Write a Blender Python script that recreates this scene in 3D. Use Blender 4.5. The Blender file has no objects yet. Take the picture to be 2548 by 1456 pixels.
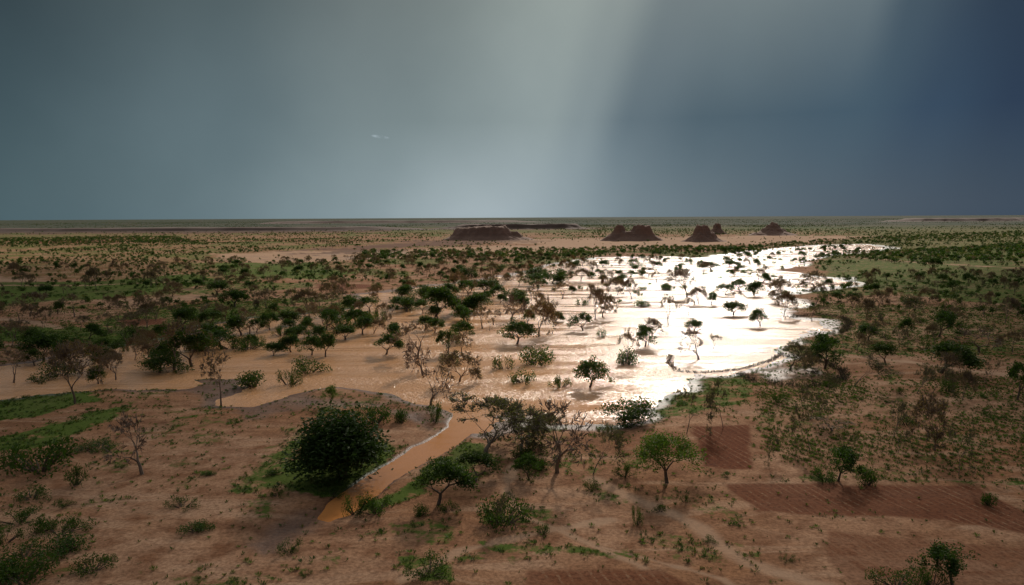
import bpy, math, random
import numpy as np
from mathutils import Vector, Matrix
random.seed(7); RS=np.random.RandomState(11)
scene=bpy.context.scene
scene.view_settings.view_transform='Standard'; scene.view_settings.look='None'
scene.view_settings.exposure=0; scene.view_settings.gamma=1

# ------------------------------------------------------------------ camera
CH=35.0; FP=1840.0; W0,H0=2548.0,1456.0
pitch=math.atan((728-541)/FP); roll=math.radians(0.29)
F=np.array([0,math.cos(pitch),-math.sin(pitch)])
R0=np.array([1.,0,0]); U0=np.array([0,math.sin(pitch),math.cos(pitch)])
R=math.cos(roll)*R0-math.sin(roll)*U0; U=math.sin(roll)*R0+math.cos(roll)*U0
cam=bpy.data.cameras.new("camera"); co=bpy.data.objects.new("camera",cam)
scene.collection.objects.link(co); scene.camera=co
cam.sensor_width=36; cam.lens=FP/W0*36; cam.clip_start=0.5; cam.clip_end=200000
M=Matrix(((R[0],U[0],-F[0],0),(R[1],U[1],-F[1],0),(R[2],U[2],-F[2],CH),(0,0,0,1)))
co.matrix_world=M
def gp(u,v):
    """image pixel -> ground coordinate (metres)"""
    d=F*FP+R*(u-W0/2)-U*(v-H0/2); t=CH/-d[2]
    return (d[0]*t,d[1]*t)
def gpoly(pts): return np.array([gp(*p) for p in pts])
def mscale(x,y): return (y*math.cos(pitch)+CH*math.sin(pitch))/FP

# ------------------------------------------------------------------ noise
TAB=RS.rand(8,256,256)
def vn(x,y,s=0):
    xi=np.floor(x); yi=np.floor(y); fx=x-xi; fy=y-yi
    fx=fx*fx*(3-2*fx); fy=fy*fy*(3-2*fy)
    a=xi.astype(np.int64)%256; b=yi.astype(np.int64)%256; a1=(a+1)%256; b1=(b+1)%256
    T=TAB[s%8]
    return (T[a,b]*(1-fx)+T[a1,b]*fx)*(1-fy)+(T[a,b1]*(1-fx)+T[a1,b1]*fx)*fy
def fbm(x,y,sc,o=4,s=0):
    r=0;a=.5;t=0
    for i in range(o):
        r=r+a*vn(x/sc+i*17.3,y/sc+i*9.1,s+i); t+=a; a*=.5; sc=sc/2.03
    return r/t
def sst(a,b,x):
    t=np.clip((x-a)/(b-a),0,1); return t*t*(3-2*t)
def sdist(P,x,y):
    """signed distance, + inside"""
    d=np.full(x.shape,1e18); ins=np.zeros(x.shape,bool); n=len(P)
    for i in range(n):
        ax,ay=P[i]; bx,by=P[(i+1)%n]; ex,ey=bx-ax,by-ay
        t=np.clip(((x-ax)*ex+(y-ay)*ey)/(ex*ex+ey*ey+1e-9),0,1)
        d=np.minimum(d,(x-ax-t*ex)**2+(y-ay-t*ey)**2)
        if ay!=by:
            c=((ay>y)!=(by>y))&(x<(bx-ax)*(y-ay)/(by-ay)+ax); ins^=c
    d=np.sqrt(d); return np.where(ins,d,-d)
def sdbox(P,x,y,pad):
    out=np.full(x.shape,-1e3)
    m=(x>P[:,0].min()-pad)&(x<P[:,0].max()+pad)&(y>P[:,1].min()-pad)&(y<P[:,1].max()+pad)
    if m.any(): out[m]=sdist(P,x[m],y[m])
    return out

# ------------------------------------------------------------------ layout
FLOOD=gpoly([(-60,918),(60,902),(150,888),(300,864),(400,845),(500,818),(590,804),(640,794),(700,788),(800,778),(880,767),(915,750),(895,733),(960,727),(1050,714),(1150,706),(1250,690),(1350,668),(1420,652),(1500,641),(1650,640),(1750,643),(1850,628),(1950,618),(2050,611),(2150,608),(2215,618),(2160,627),(2050,634),(2000,648),(1985,662),(1940,668),(1900,672),(1990,682),(2070,698),(2130,706),(2020,714),(1960,722),(1935,735),(1965,748),(1990,762),(1955,780),(1985,796),(2015,812),(1995,840),(1950,858),(1925,874),(1945,888),(1900,905),(1850,920),(1800,932),(1720,927),(1690,940),(1695,972),(1650,1000),(1590,1018),(1560,1042),(1480,1042),(1440,1025),(1380,1010),(1320,1005),(1250,1010),(1235,1020),(1190,1024),(1130,1018),(1060,1010),(1000,994),(930,970),(850,954),(750,966),(700,985),(620,1008),(560,1004),(590,972),(640,950),(560,940),(480,944),(440,960),(350,970),(200,976),(100,980),(-60,1000)])
CHAN=gpoly([(1195,1020),(1176,1075),(1132,1110),(1060,1148),(1002,1178),(958,1212),(908,1252),(866,1280),(820,1296),(796,1290),(820,1252),(868,1218),(920,1184),(977,1152),(1025,1118),(1080,1092),(1116,1068),(1135,1020)])
MARSH=[gpoly([(1090,1000),(1250,990),(1440,985),(1600,1000),(1640,1040),(1560,1085),(1440,1085),(1330,1080),(1200,1100),(1100,1095)]),
       gpoly([(250,950),(480,930),(720,930),(760,960),(680,990),(560,1015),(500,1000),(380,975)]),
       gpoly([(560,1370),(740,1270),(830,1240),(870,1280),(780,1330),(660,1400)]),
       gpoly([(1940,690),(2140,690),(2150,715),(1960,740)]),
       gpoly([(1980,790),(2110,795),(2100,835),(1990,830)]),
       gpoly([(1860,925),(2080,900),(2090,950),(1920,955)]),
       gpoly([(520,640),(760,628),(1000,622),(1050,640),(760,655),(560,655)]),
       gpoly([(560,1030),(760,985),(960,1000),(1080,1030),(1080,1080),(900,1020),(700,1040),(560,1080)])]
MW=[.33,.29,.29,.25,.24,.22,.12,.25]
VEG=[([(560,1230),(620,1170),(680,1120),(760,1080),(790,1090),(740,1150),(700,1220),(640,1240)],.95),
 ([(860,1270),(960,1230),(1040,1180),(1130,1110),(1160,1095),(1220,1110),(1200,1160),(1090,1210),(1010,1260),(930,1290)],1.25),
 ([(1600,1010),(1690,950),(1840,925),(1900,960),(1850,1010),(1740,1040),(1620,1050)],.9),
 ([(-60,960),(60,960),(240,975),(250,1000),(60,1045),(-60,1055)],1.3),
 ([(-60,1110),(120,1060),(280,1018),(330,1022),(220,1085),(100,1122),(-60,1140)],1.15),
 ([(950,1310),(1120,1285),(1160,1330),(1100,1370),(1000,1350)],.85),
 ([(1180,1350),(1500,1370),(1640,1390),(1600,1405),(1200,1385)],.9),
 ([(1550,1310),(1700,1330),(1820,1380),(1700,1390),(1600,1350)],.75),
 ([(1730,1187),(2600,1204),(2600,1214),(1730,1196)],1),
 ([(690,1160),(950,1100),(1000,1130),(965,1175),(860,1240),(700,1230)],1.25),
 ([(300,945),(500,925),(700,905),(720,920),(560,945),(350,962)],1.1),
 ([(-60,700),(260,700),(500,680),(600,700),(300,745),(-60,765)],1.2),
 ([(430,778),(560,758),(620,790),(480,805)],1.2),
 ([(-60,815),(150,812),(400,825),(420,870),(200,870),(-60,850)],1.15),
 ([(520,655),(780,650),(900,680),(800,700),(520,690)],1.1),
 ([(2000,650),(2600,600),(2600,770),(2300,745),(2050,705)],1.0),
 ([(2000,760),(2600,760),(2600,900),(2100,890)],.72),
 ([(1480,1048),(1570,1048),(1575,1068),(1490,1075)],1.0),
 ([(1370,1140),(1450,1150),(1450,1190),(1385,1185)],.95),
 ([(1280,1040),(1420,1060),(1420,1110),(1290,1120)],.7),
 ([(1220,1110),(1500,1110),(1560,1180),(1300,1200),(1200,1170)],.55),
 ([(1840,925),(1960,890),(2100,900),(2120,950),(1980,965),(1880,955)],.6),
 ([(600,900),(780,895),(800,925),(640,945)],.7),
 ([(1900,960),(2548,930),(2600,1180),(1900,1180)],.52),
 ([(1950,1215),(2250,1215),(2200,1300),(2000,1300)],.65),
 ([(-60,600),(900,600),(900,700),(-60,700)],.66),
 ([(2100,560),(2700,560),(2700,640),(2000,640)],.9),
 ([(0,1240),(230,1260),(240,1456),(0,1500)],.45),
 ([(1180,1270),(1320,1270),(1400,1300),(1300,1330),(1190,1310)],.9),
 ([(380,1010),(560,1010),(540,1040),(400,1050)],.6),
 ([(180,1100),(280,1085),(330,1130),(240,1150)],.8),
 ([(500,1095),(570,1085),(590,1105),(520,1112)],.7),
 ([(760,1010),(860,1000),(870,1040),(780,1045)],.8),
 ([(1000,1395),(1120,1390),(1130,1456),(1000,1456)],1.05)]
VEG=[(gpoly(p),w) for p,w in VEG]
PLOUGH=[([(1800,1208),(2200,1212),(2420,1216),(2600,1300),(2600,1345),(2350,1300),(2050,1290),(1880,1282)],.85),
 ([(1722,1068),(1865,1062),(1875,1175),(1750,1165)],.95),
 ([(1520,1090),(1690,1080),(1700,1130),(1540,1140)],.35),
 ([(1310,1428),(1640,1425),(1760,1480),(1300,1480)],.7),
 ([(2060,1330),(2600,1380),(2600,1520),(2160,1500),(2060,1400)],.5),
 ([(780,708),(900,708),(960,716),(860,724),(780,718)],.9),
 ([(300,800),(400,796),(420,810),(320,815)],.9),
 ([(60,600),(260,598),(300,603),(100,607)],.7),
 ([(500,1120),(560,1100),(640,1130),(560,1180)],.25)]
PLOUGH=[(gpoly(p),w) for p,w in PLOUGH]
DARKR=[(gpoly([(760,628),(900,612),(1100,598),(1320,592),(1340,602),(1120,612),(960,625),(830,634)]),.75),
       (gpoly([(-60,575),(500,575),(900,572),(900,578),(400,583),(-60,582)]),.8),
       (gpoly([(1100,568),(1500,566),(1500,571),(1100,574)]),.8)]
PATHS=[([(1480,1200),(1560,1240),(1660,1280),(1740,1320),(1800,1370),(1870,1412),(2010,1456),(2100,1490)],.8),
 ([(1000,1456),(1150,1380),(1290,1345),(1420,1320),(1520,1300)],.5),
 ([(1280,1160),(1260,1230),(1300,1290),(1420,1340),(1600,1420)],.45),
 ([(2100,890),(2260,905),(2400,925),(2548,945),(2700,960)],.8),
 ([(0,860),(120,868),(300,876)],.6),([(-60,712),(200,712),(420,704)],1.5),
 ([(150,820),(60,800),(-60,795)],1.2),([(1500,1370),(1800,1450),(1850,1490)],.35),
 ([(2100,640),(2300,655),(2548,670)],1.2)]
PATHS=[(gpoly(p),w) for p,w in PATHS]
PALE=[(gpoly([(500,640),(560,632),(760,625),(1000,622),(1300,612),(1480,600),(1750,602),(1760,612),(1500,625),(1300,635),(1050,640),(900,650),(700,655),(560,652)]),.7),
      (gpoly([(1100,596),(1560,594),(1900,586),(2200,590),(1950,606),(1700,614),(1300,608)]),.65),
      (gpoly([(-60,690),(200,700),(-60,708)]),.7),
      (gpoly([(250,745),(500,735),(520,750),(260,765)]),.4)]
def pathd(P,x,y):
    d=np.full(x.shape,1e9)
    for i in range(len(P)-1):
        ax,ay=P[i]; bx,by=P[i+1]; ex,ey=bx-ax,by-ay
        t=np.clip(((x-ax)*ex+(y-ay)*ey)/(ex*ex+ey*ey),0,1)
        d=np.minimum(d,np.hypot(x-ax-t*ex,y-ay-t*ey))
    return d

def height(x,y):
    x=np.asarray(x,float); y=np.asarray(y,float); r=np.hypot(x,y)
    out=np.full(x.shape,.38)
    m=(r<1700)&(y>40)
    xs,ys,rs=x[m],y[m],r[m]
    jit=(fbm(xs,ys,14,5,5)-.5)*(5+rs*.022)
    sd=sdist(FLOOD,xs,ys)+jit+.6
    L=3.0+rs*.012
    z=.36*np.tanh(-sd/L)
    for P,w in zip(MARSH,MW):
        s=sdbox(P,xs,ys,30); z=z-w*sst(-3,5,s)*np.clip((z+.1)/.4,0,1)
    z=z+(fbm(xs,ys,7,4,1)-.5)*.26+(fbm(xs,ys,26,3,2)-.5)*.16
    sc=sdbox(CHAN,xs,ys,12)+(fbm(xs,ys,1.6,2,3)-.5)*.6+.25
    zc=.30*np.tanh(-sc/.7)+(fbm(xs,ys,2,2,4)-.5)*.04
    z=np.where(sc>-6,np.minimum(z,zc*1.0+.15*sst(0,-4,sc)*1.5),z)
    out[m]=z
    out=out+sst(900,4000,r)*(fbm(x,y,700,3,6))*3.0
    return out
def hz(x,y): return float(height(np.array([x]),np.array([y]))[0])

# ------------------------------------------------------------------ node helpers
def newmat(name):
    m=bpy.data.materials.new(name); m.use_nodes=True; nt=m.node_tree; nt.nodes.clear()
    return m,nt
class N:
    def __init__(s,nt): s.nt=nt
    def n(s,t,**k):
        a=s.nt.nodes.new(t)
        for q,v in k.items(): setattr(a,q,v)
        return a
    def l(s,a,b): s.nt.links.new(a,b)
    def put(s,sock,v):
        if hasattr(v,'is_output') : s.l(v,sock)
        else: sock.default_value=v
    def math(s,op,a,b=0.0,c=None,clamp=False):
        m=s.n('ShaderNodeMath',operation=op,use_clamp=clamp); s.put(m.inputs[0],a)
        if b is not None: s.put(m.inputs[1],b)
        if c is not None: s.put(m.inputs[2],c)
        return m.outputs[0]
    def mr(s,v,a,b,c=0.0,d=1.0,smooth=True):
        m=s.n('ShaderNodeMapRange',interpolation_type='SMOOTHSTEP' if smooth else 'LINEAR')
        s.put(m.inputs[0],v)
        for i,q in enumerate((a,b,c,d)): m.inputs[i+1].default_value=q
        return m.outputs[0]
    def mix(s,f,a,b,bt='MIX'):
        m=s.n('ShaderNodeMix',data_type='RGBA',blend_type=bt); s.put(m.inputs[0],f)
        for i,v in ((6,a),(7,b)):
            if isinstance(v,tuple): m.inputs[i].default_value=(*v[:3],1)
            else: s.l(v,m.inputs[i])
        return m.outputs[2]
    def noise(s,vec,scale,detail=4,rough=.55,dist=0):
        m=s.n('ShaderNodeTexNoise'); m.inputs['Scale'].default_value=scale; m.inputs['Detail'].default_value=detail
        m.inputs['Roughness'].default_value=rough; m.inputs['Distortion'].default_value=dist
        if vec is not None: s.l(vec,m.inputs['Vector'])
        return m.outputs[0]
def lin(c): return tuple(((v/255)/12.92 if v/255<=.04045 else ((v/255+.055)/1.055)**2.4) for v in c)

# ------------------------------------------------------------------ world
SAZ=math.radians(15.5); SEL=math.radians(28)
S=Vector((math.sin(SAZ)*math.cos(SEL),math.cos(SAZ)*math.cos(SEL),math.sin(SEL)))
w=bpy.data.worlds.new("World"); scene.world=w; w.use_nodes=True; nt=w.node_tree; nt.nodes.clear(); k=N(nt)
tc=k.n('ShaderNodeTexCoord'); sep=k.n('ShaderNodeSeparateXYZ'); k.l(tc.outputs['Generated'],sep.inputs[0])
X,Y,Z=sep.outputs
az=k.math('MULTIPLY',k.math('ARCTAN2',X,Y),57.2958)
el=k.math('MULTIPLY',k.math('ARCSINE',Z),57.2958)
elc=k.math('MINIMUM',k.math('MAXIMUM',el,0.0),22.0)
cmb=k.n('ShaderNodeCombineXYZ'); k.l(k.math('MULTIPLY',az,.07),cmb.inputs[0]); k.l(k.math('MULTIPLY',el,.07),cmb.inputs[1])
nz=k.noise(cmb.outputs[0],1.0,3,.5)
azs=k.math('ADD',k.math('SUBTRACT',k.math('ADD',az,1.0),k.math('MULTIPLY',elc,.26)),k.math('MULTIPLY',k.math('SUBTRACT',nz,.5),2.5))
t=k.math('DIVIDE',k.math('ADD',azs,60.0),120.0)
def ramp(elv,stops):
    r=k.n('ShaderNodeValToRGB'); cr=r.color_ramp; cr.interpolation='B_SPLINE' if elv<1 else 'EASE'
    st=[]
    for x,c in stops:
        a=math.degrees(math.atan((x-1274)/FP))-.26*elv; st.append(((a+60)/120,c))
    cr.elements[0].position=st[0][0]; cr.elements[0].color=(*lin(st[0][1]),1)
    cr.elements[1].position=st[-1][0]; cr.elements[1].color=(*lin(st[-1][1]),1)
    for p,c in st[1:-1]:
        e=cr.elements.new(p); e.color=(*lin(c),1)
    k.l(t,r.inputs[0]); return r.outputs[0]
rl=ramp(.5,[(0,(63,86,94)),(600,(97,118,126)),(1000,(136,154,161)),(1230,(166,181,188)),(1420,(140,158,168)),(1600,(100,121,133)),(2000,(70,92,109)),(2548,(38,62,84))])
rm=ramp(7.2,[(0,(61,80,87)),(600,(92,110,116)),(1000,(117,132,135)),(1390,(137,151,153)),(1480,(125,140,145)),(1600,(88,107,118)),(1800,(66,89,103)),(2150,(54,80,98)),(2350,(38,64,88)),(2548,(26,50,76))])
rh=ramp(15.5,[(0,(47,60,65)),(600,(79,93,96)),(1000,(109,120,120)),(1460,(144,155,152)),(1570,(133,144,143)),(1700,(106,119,123)),(1900,(106,120,124)),(2180,(97,112,118)),(2300,(60,79,92)),(2548,(32,50,68))])
c1=k.mix(k.mr(el,.5,7.2,smooth=False),rl,rm); c1=k.mix(k.mr(el,7.2,15.5,smooth=False),c1,rh)
n2=k.noise(cmb.outputs[0],2.0,5,.55)
c1=k.mix(1.0,c1,k.mix(n2,(.92,.93,.94),(1.12,1.11,1.10)),'MULTIPLY')
da=k.math('DIVIDE',k.math('ADD',az,9.9),.6); wn=k.noise(tc.outputs['Generated'],90,3)
de=k.math('DIVIDE',k.math('ADD',k.math('SUBTRACT',el,6.05),k.math('MULTIPLY',k.math('ADD',az,9.9),.12)),.11)
g=k.math('ADD',k.math('MULTIPLY',da,da),k.math('MULTIPLY',de,de))
wi=k.math('MULTIPLY',k.mr(g,1.6,0.0),k.mr(wn,.30,.5))
c1=k.mix(k.math('MULTIPLY',wi,.6),c1,lin((180,196,206)))
zen=k.mix(k.mr(Y,-.5,.75),(.16,.18,.21),(.66,.66,.64))
c1=k.mix(k.mr(el,16,30),c1,zen)
dt=k.n('ShaderNodeVectorMath',operation='DOT_PRODUCT'); k.l(tc.outputs['Generated'],dt.inputs[0]); dt.inputs[1].default_value=S
gl=k.math('POWER',k.math('MAXIMUM',dt.outputs['Value'],0.0),110.0)
gl=k.math('MULTIPLY',k.math('MULTIPLY',gl,5.0),k.mr(el,16,25))
gm=k.n('ShaderNodeVectorMath',operation='SCALE'); gm.inputs[0].default_value=(1.0,.98,.95); k.l(gl,gm.inputs['Scale'])
va=k.n('ShaderNodeVectorMath',operation='ADD'); k.l(c1,va.inputs[0]); k.l(gm.outputs[0],va.inputs[1])
sky=k.n('ShaderNodeTexSky'); sky.sky_type='NISHITA'; sky.sun_disc=False; sky.sun_elevation=SEL; sky.sun_rotation=SAZ
b1=k.n('ShaderNodeBackground'); k.l(sky.outputs[0],b1.inputs[0]); b1.inputs[1].default_value=.05
b2=k.n('ShaderNodeBackground'); k.l(va.outputs[0],b2.inputs[0]); b2.inputs[1].default_value=1.0
ms=k.n('ShaderNodeMixShader'); ms.inputs[0].default_value=.97; k.l(b1.outputs[0],ms.inputs[1]); k.l(b2.outputs[0],ms.inputs[2])
o=k.n('ShaderNodeOutputWorld'); k.l(ms.outputs[0],o.inputs[0])
sun=bpy.data.lights.new("sun",'SUN'); sun.energy=3.3; sun.angle=math.radians(4); sun.color=(1,.90,.78)
so=bpy.data.objects.new("sun",sun); scene.collection.objects.link(so)
so.rotation_euler=(-S).to_track_quat('-Z','Y').to_euler(); so.location=S*3000

# ------------------------------------------------------------------ ground
vrow=np.linspace(1480,1.2,760); rad=np.concatenate([[12,30],64400/vrow,[90000]])
ang=np.concatenate([np.linspace(-47,47,860),np.linspace(47,313,62)[1:-1]])*math.pi/180
nr,na=len(rad),len(ang)
RR,AA=np.meshgrid(rad,ang,indexing='ij'); gx=(RR*np.sin(AA)).ravel(); gy=(RR*np.cos(AA)).ravel()
gz=height(gx,gy); gr=np.hypot(gx,gy)
verts=np.stack([gx,gy,gz],1)
i,j=np.meshgrid(np.arange(nr-1),np.arange(na),indexing='ij'); j2=(j+1)%na
quads=np.stack([i*na+j,i*na+j2,(i+1)*na+j2,(i+1)*na+j],-1).reshape(-1,4)[:, ::-1]
def mesh_np(name,v,f,mats,mi=None,smooth=False):
    me=bpy.data.meshes.new(name); v=np.asarray(v,np.float32); f=np.asarray(f,np.int32); kk=f.shape[1]
    me.vertices.add(len(v)); me.vertices.foreach_set('co',v.ravel())
    me.loops.add(f.size); me.loops.foreach_set('vertex_index',f.ravel())
    me.polygons.add(len(f)); me.polygons.foreach_set('loop_start',np.arange(0,f.size,kk,dtype=np.int32))
    try: me.polygons.foreach_set('loop_total',np.full(len(f),kk,np.int32))
    except Exception: pass
    for m in mats: me.materials.append(m)
    if mi is not None: me.polygons.foreach_set('material_index',np.asarray(mi,np.int32))
    me.polygons.foreach_set('use_smooth',np.full(len(f),smooth))
    me.update(calc_edges=True); return me
def masks(x,y):
    r=np.hypot(x,y); veg=np.zeros(x.shape); pl=np.zeros(x.shape); pa=np.zeros(x.shape)
    s=np.where(r<160,.25+r*.0045,.97*(r/160)**1.3)
    jit=(fbm(x,y,5,3,2)-.5)*2*(.9+r*.010)+(fbm(x,y,25,2,3)-.5)*(np.clip(r-120,0,None)*.05)
    for P,wt in VEG:
        q=sdbox(P,x,y,60)+jit; veg=np.maximum(veg,wt*sst(-1.8*s,2.4*s,q))
    for P,wt in PLOUGH:
        q=sdbox(P,x,y,20)+jit*.4; pl=np.maximum(pl,wt*sst(-.7*s,.7*s,q))
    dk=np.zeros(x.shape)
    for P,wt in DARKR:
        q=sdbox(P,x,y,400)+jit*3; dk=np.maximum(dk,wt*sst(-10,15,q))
    for P,wt in PATHS:
        d=pathd(P,x,y)+(fbm(x,y,3,2,6)-.5)*1.5; pa=np.maximum(pa,.6*sst(wt*1.8,wt*.3,d/ (1+r*.003)))
    for P,wt in PALE:
        q=sdbox(P,x,y,200)+jit*1.5; pa=np.maximum(pa,wt*sst(-6,10,q))
    base=sst(.40,.60,fbm(x,y,38,4,4))*.92*sst(110,230,r)
    fg=sst(.50,.70,fbm(x,y,6,4,7))*.66
    veg=np.maximum(veg,np.maximum(base,fg))
    veg=np.maximum(veg,sst(700,2000,r)*(.65+.5*fbm(x,y,300,3,1)))
    veg=veg*(1-pa*.85)*(1-pl*.7)*(1-dk*.8)
    return veg,pl,pa,dk
veg,pl,pa,dk=masks(gx,gy)
mg,nt=newmat("ground_soil"); k=N(nt)
geo=k.n('ShaderNodeNewGeometry'); pos=geo.outputs['Position']; sp=k.n('ShaderNodeSeparateXYZ'); k.l(pos,sp.inputs[0])
at=k.n('ShaderNodeAttribute',attribute_name='mask'); sc=k.n('ShaderNodeSeparateColor'); k.l(at.outputs['Color'],sc.inputs[0])
at2=k.n('ShaderNodeAttribute',attribute_name='dark')
nb=k.noise(pos,.035,5); nm=k.noise(pos,.28,5,.6); nf=k.noise(pos,2.4,5,.65); nff=k.noise(pos,9,3,.7); nfar=k.noise(pos,.004,6,.6)
sand=k.mix(k.mr(nb,.35,.65),(.295,.142,.070),(.415,.243,.148))
sand=k.mix(k.mr(nm,.35,.7),sand,(.215,.100,.052))
# broad run-off marks, meandering
mps=k.n('ShaderNodeMapping'); mps.inputs['Rotation'].default_value=(0,0,math.radians(-38)); mps.inputs['Scale'].default_value=(.05,.17,.1); k.l(pos,mps.inputs[0])
wash=k.noise(mps.outputs[0],1.0,5,.6,.9)
sand=k.mix(k.mr(wash,.50,.66,0,.55),sand,(.46,.29,.185)); sand=k.mix(k.mr(wash,.46,.34,0,.5),sand,(.17,.080,.043))
sand=k.mix(k.mr(nf,.3,.75),k.mix(1.0,sand,(1.18,1.18,1.18),'MULTIPLY'),k.mix(1.0,sand,(.60,.58,.56),'MULTIPLY'))
sand=k.mix(k.math('MULTIPLY',k.mr(nff,.58,.70),.55),sand,(.08,.052,.032))
pathc=k.mix(nf,(.40,.255,.16),(.48,.32,.215)); sand=k.mix(sc.outputs[2],sand,pathc)
mp=k.n('ShaderNodeMapping'); mp.inputs['Rotation'].default_value=(0,0,math.radians(-14)); k.l(pos,mp.inputs[0])
wv=k.n('ShaderNodeTexWave',bands_direction='X'); wv.inputs['Scale'].default_value=.28; wv.inputs['Distortion'].default_value=3.2; wv.inputs['Detail'].default_value=4
wv.inputs['Detail Scale'].default_value=.35
k.l(mp.outputs[0],wv.inputs[0])
plc=k.mix(nm,(.125,.038,.018),(.19,.068,.032)); plc=k.mix(k.mr(nf,.35,.7),plc,(.09,.030,.016))
rowm=k.math('MULTIPLY',k.math('MULTIPLY',k.mr(wv.outputs[1],.68,1.0),k.mr(nf,.42,.60)),k.mr(nm,.40,.60,.12,.75))
plc=k.mix(rowm,plc,(.33,.19,.11))
sand=k.mix(sc.outputs[1],sand,plc)
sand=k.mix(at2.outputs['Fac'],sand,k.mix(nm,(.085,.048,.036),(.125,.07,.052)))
vn1=k.math('ADD',k.math('MULTIPLY',nm,.5),k.math('MULTIPLY',k.noise(pos,1.1,5,.7),.5))
th=k.math('SUBTRACT',.70,k.math('MULTIPLY',sc.outputs[0],.31))
vf=k.math('DIVIDE',k.math('SUBTRACT',vn1,th),.10,clamp=True)
vf=k.math('MULTIPLY',vf,k.mr(sc.outputs[0],.02,.25))
gc=k.mix(nf,(.036,.068,.009),(.10,.158,.027)); gc=k.mix(k.mr(nb,.48,.72),gc,(.082,.090,.026))
col=k.mix(k.math('MULTIPLY',vf,.93),sand,gc)
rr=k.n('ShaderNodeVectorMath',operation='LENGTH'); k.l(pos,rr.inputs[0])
col=k.mix(k.math('MULTIPLY',k.mr(rr.outputs['Value'],1300,3500),.9),col,k.mix(k.mr(nfar,.42,.66),(.038,.058,.044),(.10,.085,.064)))  # far vegetation tone, with distance haze painted into the colour
zz=k.math('ADD',sp.outputs[2],k.math('MULTIPLY',k.math('SUBTRACT',nm,.5),.12))
wet=k.mr(zz,.30,.05)
col=k.mix(wet,col,k.mix(1.0,col,(.46,.41,.39),'MULTIPLY'))
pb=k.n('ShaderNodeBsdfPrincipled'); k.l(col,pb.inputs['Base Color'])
k.l(k.mr(wet,0,1,1.0,.46),pb.inputs['Roughness'])
k.l(k.mr(wet,0,1,.04,.17),pb.inputs['Specular IOR Level'])
bm=k.n('ShaderNodeBump'); bm.inputs['Strength'].default_value=.7; bm.inputs['Distance'].default_value=.3
k.l(k.math('ADD',nm,k.math('MULTIPLY',nf,.5)),bm.inputs['Height']); k.l(bm.outputs[0],pb.inputs['Normal'])
o=k.n('ShaderNodeOutputMaterial'); k.l(pb.outputs[0],o.inputs[0])
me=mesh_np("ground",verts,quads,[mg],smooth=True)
ca=me.color_attributes.new("mask",'FLOAT_COLOR','POINT')
arr=np.zeros((len(verts),4),np.float32); arr[:,0]=veg; arr[:,1]=pl; arr[:,2]=pa; arr[:,3]=1
ca.data.foreach_set('color',arr.ravel())
da_=me.attributes.new("dark",'FLOAT','POINT'); da_.data.foreach_set('value',dk.astype(np.float32))
go=bpy.data.objects.new("ground",me); scene.collection.objects.link(go)

# ------------------------------------------------------------------ water
mw,nt=newmat("muddy_water"); k=N(nt)
geo=k.n('ShaderNodeNewGeometry'); pos=geo.outputs['Position']; sp=k.n('ShaderNodeSeparateXYZ'); k.l(pos,sp.inputs[0])
nb=k.noise(pos,.03,4); n0=k.noise(pos,.30,3,.6); n1=k.noise(pos,1.0,3,.6); n2=k.noise(pos,3.4,3,.6)
mpw=k.n('ShaderNodeMapping'); mpw.inputs['Rotation'].default_value=(0,0,math.radians(20)); mpw.inputs['Scale'].default_value=(.02,.10,.1); k.l(pos,mpw.inputs[0])
streak=k.noise(mpw.outputs[0],1.0,5,.6,.4)
wc=k.mix(nb,(.60,.285,.115),(.68,.36,.170)); wc=k.mix(k.mr(sp.outputs[1],150,105),wc,(.50,.20,.060))
pb=k.n('ShaderNodeBsdfPrincipled'); k.l(wc,pb.inputs['Base Color'])
k.l(k.mr(streak,.38,.62,.11,.26),pb.inputs['Roughness']); pb.inputs['IOR'].default_value=1.333
bm=k.n('ShaderNodeBump'); bm.inputs['Strength'].default_value=1.0; bm.inputs['Distance'].default_value=.40
hgt=k.math('ADD',n1,k.math('MULTIPLY',n2,.30)); hgt=k.math('ADD',hgt,k.math('MULTIPLY',n0,.8))
hgt=k.math('MULTIPLY',hgt,k.mr(streak,.36,.60,.40,1.0))
hgt=k.math('MULTIPLY',hgt,k.mr(sp.outputs[1],118,150,.25,1.0))
k.l(hgt,bm.inputs['Height']); k.l(bm.outputs[0],pb.inputs['Normal'])
o=k.n('ShaderNodeOutputMaterial'); k.l(pb.outputs[0],o.inputs[0])
a_=np.radians(np.linspace(-46,46,60)); r_=np.array([60,100,200,400,800,1350.])
v=[(r*math.sin(a),r*math.cos(a),0) for r in r_ for a in a_]; n=len(a_)
f=[(i*n+j,i*n+j+1,(i+1)*n+j+1,(i+1)*n+j)[::-1] for i in range(len(r_)-1) for j in range(n-1)]
wo=bpy.data.objects.new("flood_water",mesh_np("flood_water",v,f,[mw])); scene.collection.objects.link(wo)

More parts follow.
